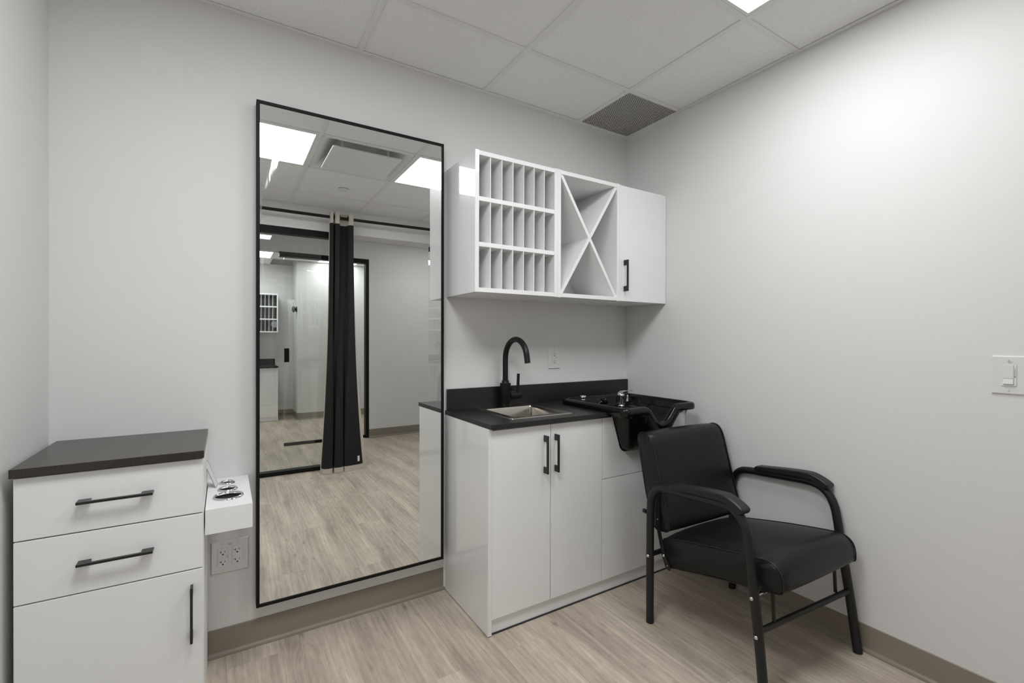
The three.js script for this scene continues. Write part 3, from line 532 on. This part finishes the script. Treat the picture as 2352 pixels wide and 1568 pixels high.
// ---------------------------------------------------------------- shampoo bowl
{
  const x0 = -0.590, x1 = -0.085, z0 = 0.100, z1 = 0.577, top = 0.8905;
  const g = thing('shampoo_bowl', 'glossy black shampoo bowl with a neck dip, set into the worktop corner', 'basin');
  const dip = (x, z) => { const f = Math.max(0, Math.min(1, (z - 0.40) / 0.10)); const d = Math.abs(x - bowlC) / 0.112; const e = Math.max(0, Math.min(1, (1 - d) / 0.92)), b = e * e * (3 - 2 * e); return 0.079 * b * f * f * (3 - 2 * f); };
  const rim = (o, dy) => planRing(x0 + o, x1 - o, z0 + o, z1 - o, Math.max(0.012, 0.040 - o * 0.6), (x, z) => top + dy - dip(x, z + o), 10, 26);
  const mid = (ax, bx, az, bz, r, f) => planRing(ax, bx, az, bz, r, f, 10, 26);
  const rings = [];
  // outside of the body, from its underside up to the rim
  const body = y => { const h = bodyHalf(y), k = (y - 0.665) / 0.19; return [bowlC - h, bowlC + h, 0.150 - 0.02 * k, 0.478 + 0.062 * Math.max(0, k)]; };
  const bo = (y, shrink, r) => { const [a, b, c, d] = body(y); return mid(a + shrink, b - shrink, c + shrink, d - shrink, r, (x, z) => Math.min(y, top - 0.045 - dip(x, z + 0.04))); };
  rings.push(bo(0.662, 0.045, 0.03), bo(0.664, 0.018, 0.045), bo(0.674, 0.005, 0.05), bo(0.695, 0, 0.05), bo(0.74, 0, 0.045), bo(0.80, 0, 0.042), bo(0.852, 0, 0.04));
  rings.push(rim(0.014, -0.0365), rim(0.003, -0.0350), rim(0.000, -0.031), rim(0.000, -0.012), rim(0.0035, -0.0045), rim(0.0095, -0.0008), rim(0.016, 0), rim(0.023, -0.0020), rim(0.0285, -0.008), rim(0.0315, -0.018));
  const inner = (o, y) => planRing(x0 + o, x1 - o, z0 + o, z1 - o, Math.max(0.02, 0.045 - o * 0.3), (x, z) => Math.min(y, top - 0.028 - dip(x, z + o)), 10, 26);
  rings.push(inner(0.037, 0.850), inner(0.042, 0.838), inner(0.050, 0.8335));
  rings.push(mid(bowlC - 0.190, bowlC + 0.190, 0.245, 0.518, 0.07, (x, z) => Math.min(0.831, top - 0.045 - dip(x, z + 0.055))), mid(bowlC - 0.178, bowlC + 0.178, 0.256, 0.508, 0.08, (x, z) => Math.min(0.815, top - 0.065 - dip(x, z + 0.06))), mid(bowlC - 0.150, bowlC + 0.150, 0.275, 0.480, 0.085, 0.74), mid(bowlC - 0.125, bowlC + 0.125, 0.29, 0.455, 0.07, 0.695), mid(bowlC - 0.07, bowlC + 0.07, 0.33, 0.41, 0.035, 0.682));
  mesh('basin', loft(rings, true, true, 0.75), M.abs, g);
  // vacuum breaker
  const vb = mesh('vacuum_breaker', new THREE.LatheGeometry([[0, 0], [0.016, 0], [0.016, 0.004], [0.0085, 0.008], [0.0085, 0.045], [0.0125, 0.047], [0.0125, 0.056], [0.0090, 0.058], [0.0165, 0.060], [0.0172, 0.062], [0.0172, 0.072], [0.0155, 0.0745], [0, 0.0755]].map(p => new THREE.Vector2(...p)), 36), M.chrome, g); vb.position.set(-0.512, 0.8335, 0.196); vb.userData.label = 'chrome vacuum breaker';
  // lever mixer
  const mx = mesh('mixer_tap', new THREE.LatheGeometry([[0, 0], [0.0185, 0], [0.0185, 0.004], [0.0150, 0.0065], [0.0150, 0.010], [0.0142, 0.0105], [0.0142, 0.046], [0.0152, 0.047], [0.0152, 0.050], [0.0168, 0.052], [0.0172, 0.062], [0.0145, 0.071], [0, 0.073]].map(p => new THREE.Vector2(...p)), 36), M.chrome, g); mx.position.set(-0.244, 0.8335, 0.205); mx.userData.label = 'chrome single lever mixer tap';
  const lv = loft([[-0.024, 0.058, 0.006, 0.004], [-0.018, 0.071, 0.012, 0.006], [0.0, 0.080, 0.0145, 0.0055], [0.03, 0.0835, 0.011, 0.003], [0.06, 0.0835, 0.008, 0.0022], [0.084, 0.081, 0.0065, 0.002], [0.088, 0.080, 0.004, 0.001]].map(([x, y, w, h]) => Array.from({ length: 14 }, (_, k) => { const a = k / 14 * 2 * Math.PI; return [x, y + h * Math.sin(a), w * Math.cos(a)]; })), true, true, 1.2);
  mesh('lever', lv, M.chrome, mx); mesh('hot_mark', new THREE.SphereGeometry(0.0028, 12, 8).translate(0.0105, 0.061, 0.0132), M.red, mx);
  // hand spray on its seat, with hose
  const sp = mesh('hand_spray', join([tube([[0, 0, 0], [0.008, 0.022, 0.004], [0.03, 0.036, 0.012]], 0.0105, 20, 16), new THREE.LatheGeometry([[0, -0.016], [0.014, -0.014], [0.021, 0.002], [0.021, 0.008], [0.018, 0.010], [0, 0.0105]].map(p => new THREE.Vector2(...p)), 28).rotateZ(-1.15).rotateY(-0.35).translate(0.038, 0.038, 0.016)]), M.abs, g); sp.position.set(-0.408, 0.8335, 0.190); sp.userData.label = 'black hand spray head';
  mesh('spray_hose', tube([[-0.185, 0.834, 0.165], [-0.186, 0.870, 0.160], [-0.180, 0.890, 0.150], [-0.172, 0.872, 0.140], [-0.170, 0.834, 0.138]], 0.0055, 40, 12), M.chrome, g);
}

// ---------------------------------------------------------------- salon chair
{
  const g = thing('salon_chair', 'black vinyl salon armchair standing against the right wall', 'chair', [-0.3006, 0, 0.960], -2.0 * Math.PI / 180);
  const hw = 0.2760, R = 0.0160, zo = 0.9504;
  const side = [[0.702, 0.0], [0.701, 0.155], [0.701, 0.307], [0.702, 0.47], [0.706, 0.525], [0.722, 0.560], [0.748, 0.582], [0.785, 0.591], [0.859, 0.597], [0.978, 0.607], [1.035, 0.611], [1.072, 0.609], [1.102, 0.597], [1.126, 0.573], [1.142, 0.535], [1.151, 0.480], [1.160, 0.395], [1.174, 0.29], [1.186, 0.19], [1.205, 0.0]].map(([z, y]) => [z - zo, y]);
  for (const s of [-1, 1]) {
    const bend = (z, y) => { const t = s > 0 ? Math.max(0, Math.min(1, (z + zo - 1.0) / 0.12)) : 0; return t * (0.006 + 0.024 * (1 - y / 0.61)); };   // the wall-side front leg stands a little further out
    const f = mesh('side_frame', tube(side.map(([z, y]) => [s * hw, Math.max(y, 0.002), z + bend(z, y)]), R, 180, 20), M.frame, g);
    for (const [z, y] of [[0.703, 0.286], [1.167, 0.330], [1.184, 0.208]]) { const b = new THREE.SphereGeometry(0.0068, 16, 10, 0, 2 * Math.PI, 0, Math.PI / 2); b.scale(1, 0.65, 1); b.rotateZ(-s * Math.PI / 2); b.translate(s * (hw + R - 0.0012), y, z - zo + bend(z - zo, y)); const m = mesh('bolt', b, M.bolt, f); m.userData.label = 'round silver bolt head'; }
    // arm pad
    const sh = new THREE.Shape(); const P = [[0.826, 0.606], [0.824, 0.616], [0.833, 0.625], [0.850, 0.628], [0.978, 0.6455], [1.050, 0.6515], [1.080, 0.648], [1.110, 0.637], [1.136, 0.622], [1.138, 0.610], [1.128, 0.600], [1.112, 0.601], [1.090, 0.613], [1.060, 0.622], [0.978, 0.6175], [0.850, 0.605]];
    sh.setFromPoints(new THREE.SplineCurve([...P, P[0]].map(([z, y]) => new THREE.Vector2(z - zo, y))).getPoints(70));
    const e = new THREE.ExtrudeGeometry(sh, { depth: 0.034, bevelEnabled: true, bevelSize: 0.0055, bevelThickness: 0.008, bevelSegments: 4, bevelOffset: -0.0055 }); e.translate(0, 0, -0.017); e.rotateY(-Math.PI / 2); e.translate(s * hw, 0, 0);
    const pad = mesh('arm_pad', e, M.padRubber, g);
    const rib = [[0.836, 0.6135], [0.978, 0.6285], [1.052, 0.6345], [1.085, 0.629]].map(([z, y]) => [s * hw - 0.0252, y, z - zo]); mesh('pad_ridge', tube(rib, 0.0016, 30, 8), M.padRubber, pad);
  }
  // cushions
  function cushion(profile, half, bulge, name) {
    const pts = new THREE.CatmullRomCurve3(profile.map(([z, y]) => new THREE.Vector3(0, y, z - zo)), true, 'centripetal').getSpacedPoints(110).slice(0, -1);
    const c = pts.reduce((a, p) => a.add(p), new THREE.Vector3()).multiplyScalar(1 / pts.length), rings = [];
    const prof = (x, inset, b) => pts.map(p => { const d = p.clone().sub(c), l = d.length(); const w = bulge(p, c); const q = p.clone().addScaledVector(d, -inset / l); return [x, q.y + w[0] * b, q.z + w[1] * b]; });
    const ends = [[1, 0.010], [0.995, 0.005], [0.985, 0.0015], [0.97, 0]];
    for (const [f, i] of ends) rings.push(prof(-half * f, i, 0));
    for (let k = 1; k < 14; k++) { const u = -0.97 + 1.94 * k / 14; rings.push(prof(half * u, 0, 1 - Math.pow(Math.abs(u), 2.6))); }
    for (const [f, i] of ends.slice().reverse()) rings.push(prof(half * f, i, 0));
    const m = mesh(name, loft(rings, true, true, 1.0), M.hide, g);
    for (const s of [-1, 1]) mesh('piping', tube(prof(s * half * 0.988, -0.0006, 0).filter((_, k) => k % 2 === 0), 0.0022, 220, 8, true), M.piping, m);
    return m;
  }
  const seat = cushion([[0.745, 0.275], [0.738, 0.33], [0.742, 0.362], [0.765, 0.371], [0.860, 0.394], [0.935, 0.410], [1.02, 0.427], [1.111, 0.443], [1.165, 0.451], [1.200, 0.453], [1.225, 0.440], [1.238, 0.420], [1.243, 0.385], [1.242, 0.368], [1.232, 0.361], [1.166, 0.345], [0.993, 0.308], [0.800, 0.261], [0.775, 0.256]], 0.2400, (p, c) => p.y > c.y + (p.z - c.z) * 0.2 ? [0.020, 0.004] : [0, 0.004], 'seat');
  const back = cushion([[0.592, 0.745], [0.588, 0.765], [0.600, 0.783], [0.625, 0.790], [0.652, 0.783], [0.668, 0.765], [0.679, 0.740], [0.700, 0.665], [0.723, 0.582], [0.748, 0.500], [0.768, 0.430], [0.769, 0.409], [0.757, 0.396], [0.735, 0.391], [0.700, 0.388], [0.684, 0.400], [0.652, 0.484], [0.620, 0.61]], 0.2400, (p, c) => p.z > c.z - (p.y - c.y) * 0.25 ? [0.004, 0.012] : [0.006, 0], 'backrest');
  // bars
  const bar = (name, pts, r, mat = M.frame) => mesh(name, tube(pts.map(([x, y, z]) => [x, y, z - zo]), r, 24, 14), mat, g);
  bar('front_stretcher', [[-hw, 0.2255, 1.186], [0, 0.2255, 1.195], [hw, 0.2255, 1.204]], 0.0105);
  bar('rear_stretcher', [[-hw, 0.290, 0.703], [0, 0.290, 0.703], [hw, 0.290, 0.703]], 0.0105);
  const seatBar = bar('seat_bar', [[-hw + 0.004, 0.327, 1.158], [0, 0.327, 1.158], [hw - 0.004, 0.327, 1.158]], 0.0075, M.bolt); seatBar.userData.label = 'silver bar under the seat front';
  for (const x of [-0.192, 0.212]) bar('strut', [[x, 0.228, 1.186], [x - 0.001, 0.30, 1.183], [x - 0.001, 0.352, 1.180]], 0.0062);
  for (const s of [-1, 1]) {
    const sh = new THREE.Shape(); const P = [[0.704, 0.56], [0.722, 0.56], [0.728, 0.40], [0.758, 0.295], [0.786, 0.258], [0.780, 0.245], [0.762, 0.250], [0.742, 0.290], [0.706, 0.42]]; P.forEach(([z, y], k) => k ? sh.lineTo(z - zo, y) : sh.moveTo(z - zo, y)); sh.closePath();
    const e = extrude(sh, 0.004, 0.0006); e.rotateY(-Math.PI / 2); e.translate(s * 0.2465 + 0.002, 0, 0); const br = mesh('recline_bracket', e, M.frame, g);
    for (const [z, y, r] of [[0.750, 0.297, 0.0066], [0.716, 0.438, 0.003], [0.770, 0.262, 0.0028]]) { const b = new THREE.SphereGeometry(r, 14, 8, 0, 2 * Math.PI, 0, Math.PI / 2); b.scale(1, .6, 1); b.rotateZ(-s * Math.PI / 2); b.translate(s * 0.2495, y, z - zo); mesh('bolt', b, M.bolt, br).userData.label = 'round silver bolt head'; }
  }
  mesh('recline_knob', cyl(0.009, 0.009, 0.016, 20).rotateX(Math.PI / 2).translate(-0.262, 0.457, 0.658 - zo), M.frame, g);
}

// ---------------------------------------------------------------- glass front behind the camera, curtain (seen in the mirror)
function paneGeo(x0, x1, y0, y1, z) { const p = new THREE.PlaneGeometry(x1 - x0, y1 - y0); p.translate((x0 + x1) / 2, (y0 + y1) / 2, z); return p; }
{
  const g = struct('window_1'), z = ZA + 0.075, za = ZA + 0.002, zb = ZA + 0.080;
  mesh('top_rail', box(XL, -1.20, 2.165, 2.224, za, zb), M.blackFrame, g); mesh('bottom_rail', box(XL, -1.20, 0.0, 0.036, za, zb), M.blackFrame, g);
  mesh('stile', box(XL, XL + 0.03, 0.036, 2.165, za, zb), M.blackFrame, g); mesh('stile', box(-1.215, -1.20, 0.036, 2.165, za, zb), M.blackFrame, g);
  const p = mesh('pane', paneGeo(XL + 0.03, -1.215, 0.036, 2.165, z), M.glass, g);
  const d = new THREE.CircleGeometry(0.029, 40); d.rotateY(Math.PI); d.translate(-1.725, 1.352, z - 0.0012); mesh('sticker', d, M.frosted, p);
}
{ // a hinged glass leaf standing open into the corridor
  const g = struct('door_1'); g.position.set(0.70, 0, 2.815); g.rotation.y = 20 * Math.PI / 180;
  const L = 0.855; mesh('pane', paneGeo(-L, 0, 0.012, 2.29, 0), M.glassDoor, g);
  mesh('top_clamp', box(-L + 0.003, -L + 0.17, 2.240, 2.300, -0.012, 0.012), M.blackFrame, g); mesh('bottom_clamp', box(-L + 0.003, -L + 0.17, 0.008, 0.07, -0.012, 0.012), M.blackFrame, g);
}
{
  const g = struct('window_2'), z = ZB + 0.02;
  mesh('head', box(-1.580, -0.576, 2.172, 2.224, z - 0.02, z + 0.08), M.blackFrame, g); mesh('jamb', box(-0.612, -0.576, 0.0, 2.172, z - 0.02, z + 0.08), M.blackFrame, g);
  const d = mesh('sliding_pane', paneGeo(-1.530, -0.612, 0.030, 2.172, z + 0.02), M.glass, g);
  mesh('bottom_rail', box(-1.530, -0.612, 0.002, 0.032, z + 0.005, z + 0.035), M.blackFrame, d); mesh('edge', box(-1.5315, -1.5295, 0.032, 2.172, z + 0.015, z + 0.025, 0), M.acrylic, d);
  mesh('pull_plate', box(-1.527, -1.477, 0.962, 1.121, z - 0.004, z + 0.018), M.blackFrame, d);
}
{
  const g = thing('curtain_rod', 'thin black curtain rod across the ceiling, seen in the mirror', 'curtain rod');
  mesh('rod', tube([[XL + 0.004, 2.337, 2.50], [-1.3, 2.332, 2.50], [-0.004, 2.341, 2.50]], 0.0135, 40, 14), M.blackMetal, g);
  for (const x of [XL + 0.005, -0.005]) mesh('wall_flange', cyl(0.024, 0.024, 0.008, 24).rotateZ(Math.PI / 2).translate(x, 2.339, 2.50), M.blackMetal, g);
}
{
  const g = thing('curtain', 'gathered black curtain with beige edges, seen in the mirror', 'curtain');
  const edges = y => { const t = 1 - y / 2.375; const e = Math.pow(Math.max(0, t), 2.2); return [-1.297 - 0.075 * e, -1.087 + 0.122 * e]; };
  // folds as seen from above: [across 0..1, depth 0 (room side) .. 1], near the rod and at the hem
  const foldTop = [[0, .8], [.04, .12], [.10, 0], [.145, .15], [.165, .9], [.20, .9], [.225, .12], [.30, 0], [.385, .06], [.43, .5], [.50, .95], [.60, 1], [.70, .95], [.77, .5], [.82, .1], [.90, .02], [.98, .12], [1, .4]];
  const foldHem = [[0, .9], [.03, .25], [.09, .04], [.15, .0], [.215, .06], [.235, .45], [.222, .88], [.25, .92], [.268, .45], [.285, .06], [.36, 0], [.45, .06], [.472, .45], [.462, .86], [.49, .86], [.53, .10], [.78, .22], [1, .55]];
  const cT = new THREE.CatmullRomCurve3(foldTop.map(p => new THREE.Vector3(p[0], p[1], 0)), false, 'centripetal'), cH = new THREE.CatmullRomCurve3(foldHem.map(p => new THREE.Vector3(p[0], p[1], 0)), false, 'centripetal');
  const at = (u, y) => { const [a, b] = edges(y), t = Math.max(0, Math.min(1, 1 - y / 2.375)), m = t * t * (3 - 2 * t), k = Math.min(1, Math.max(0, u));
    const p = cT.getPoint(k), q = cH.getPoint(k), s = p.x + (q.x - p.x) * m, d = p.y + (q.y - p.y) * m;
    return [a + (b - a) * s, y, 2.462 - 0.012 * t + (0.074 + 0.02 * t) * d]; };
  const sheet = (u0, u1, y0, y1, nu, ny) => { const pos = [], uv = [], idx = []; for (let j = 0; j <= ny; j++) for (let i = 0; i <= nu; i++) { const u = u0 + (u1 - u0) * i / nu, y = y0 + (y1 - y0) * j / ny; pos.push(...at(u, y)); uv.push(u * 0.9, y); } for (let j = 0; j < ny; j++) for (let i = 0; i < nu; i++) { const a = j * (nu + 1) + i; idx.push(a, a + 1, a + nu + 2, a, a + nu + 2, a + nu + 1); } const q = new THREE.BufferGeometry(); q.setAttribute('position', new THREE.Float32BufferAttribute(pos, 3)); q.setAttribute('uv', new THREE.Float32BufferAttribute(uv, 2)); q.setIndex(idx); q.computeVertexNormals(); return q; };
  const c = mesh('cloth', sheet(0.02, 0.978, 0.050, 2.272, 200, 40), M.cloth, g);
  mesh('top_band', sheet(0.02, 0.978, 2.272, 2.378, 200, 4), M.linen, g).userData.label = 'beige top band';
  mesh('hem_band', sheet(0.02, 0.978, 0.004, 0.050, 200, 3), M.linen, g).userData.label = 'beige hem';
  mesh('edge_band', sheet(0.0, 0.02, 0.004, 2.378, 4, 60), M.linen, g).userData.label = 'beige side edge'; mesh('edge_band', sheet(0.978, 1.0, 0.004, 2.378, 4, 60), M.linen, g).userData.label = 'beige side edge';
  const [tx, ty, tz] = at(0.955, 0.11); mesh('care_tag', box(tx - 0.014, tx + 0.004, ty - 0.03, ty + 0.02, tz - 0.006, tz - 0.005, 0), M.card, g);
  for (let k = 0; k < 4; k++) { const x = edges(2.33)[0] + 0.21 * [0.155, 0.215, 0.43, 0.77][k]; mesh('grommet', new THREE.TorusGeometry(0.021, 0.004, 10, 28).rotateY(Math.PI / 2).translate(x, 2.335, 2.5), M.blackMetal, g); }
}

// ---------------------------------------------------------------- the room across the corridor (seen in the mirror through two panes)
{
  const x0 = XL + 0.01, x1 = -1.420, zf = 5.89;
  const g = thing('base_cabinet', 'white base cabinet under a black worktop in the room beyond the glass', 'cabinet');
  mesh('end_panel', box(x1 - 0.018, x1, 0.004, 0.808, zf, ZC - 0.002), M.gloss, g);
  mesh('carcass', box(x0, x1 - 0.018, 0.07, 0.78, zf + 0.02, ZC - 0.004, 0), M.melamine, g);
  mesh('toe_kick', box(x0, x1 - 0.018, 0.004, 0.066, zf + 0.012, zf + 0.030), M.gloss, g);
  for (const [a, b, hx] of [[-1.710, -1.438, -1.680], [-2.010, -1.714, -1.744], [-2.560, -2.014, null]]) { const d = mesh('door', box(a, b, 0.066, 0.803, zf, zf + 0.0185, 0.0012), M.gloss, g); if (hx) { const h = mesh('handle', pull, M.handle, d); h.position.set(hx, 0.675, zf); h.rotation.set(0, Math.PI, Math.PI / 2); } }
  const t = thing('worktop', 'black worktop with backsplash in the room beyond the glass', 'worktop');
  mesh('slab', box(x0, x1 + 0.004, 0.810, 0.830, zf - 0.02, ZC - 0.002), M.counter, t); mesh('backsplash', box(x0, x1 - 0.005, 0.830, 0.930, ZC - 0.020, ZC - 0.002), M.counter, t);
  const f = thing('faucet', 'black gooseneck faucet at the mirror edge, in the room beyond the glass', 'faucet', [-1.735, 0.8305, ZC - 0.08]);
  mesh('body', cyl(0.025, 0.027, 0.12).translate(0, 0.06, 0), M.blackMetal, f); mesh('spout', tube([[0, 0.11, 0], [0, 0.25, 0], [0, 0.33, -0.05], [0, 0.345, -0.095], [0, 0.32, -0.15], [0, 0.235, -0.185]], 0.0138, 60, 16), M.blackMetal, f);
  polishRack('polish_rack', 'white slotted rack on the wall of the room beyond the glass', -1.865, -1.402, 1.345, 1.945, ZC - 0.002, ZC - 0.30, 8);
}
{
  const g = thing('coat_hook', 'small round black hook on the wall corner beyond the glass', 'hook', [-1.160, 1.700, 5.87], -Math.PI / 2); g.scale.setScalar(1.35);
  mesh('plate', cyl(0.03, 0.034, 0.01, 28).rotateX(Math.PI / 2).translate(0, 0, 0.006), M.blackMetal, g);
  mesh('knob', new THREE.LatheGeometry([[0, 0.055], [0.022, 0.052], [0.036, 0.040], [0.036, 0.028], [0.016, 0.016], [0.014, 0.0], [0, 0]].map(p => new THREE.Vector2(...p)), 28).rotateX(Math.PI / 2), M.blackMetal, g);
}

scene.traverse(o => { if (o.isMesh) o.castShadow = o.receiveShadow = true; });
renderer.render(scene, camera);
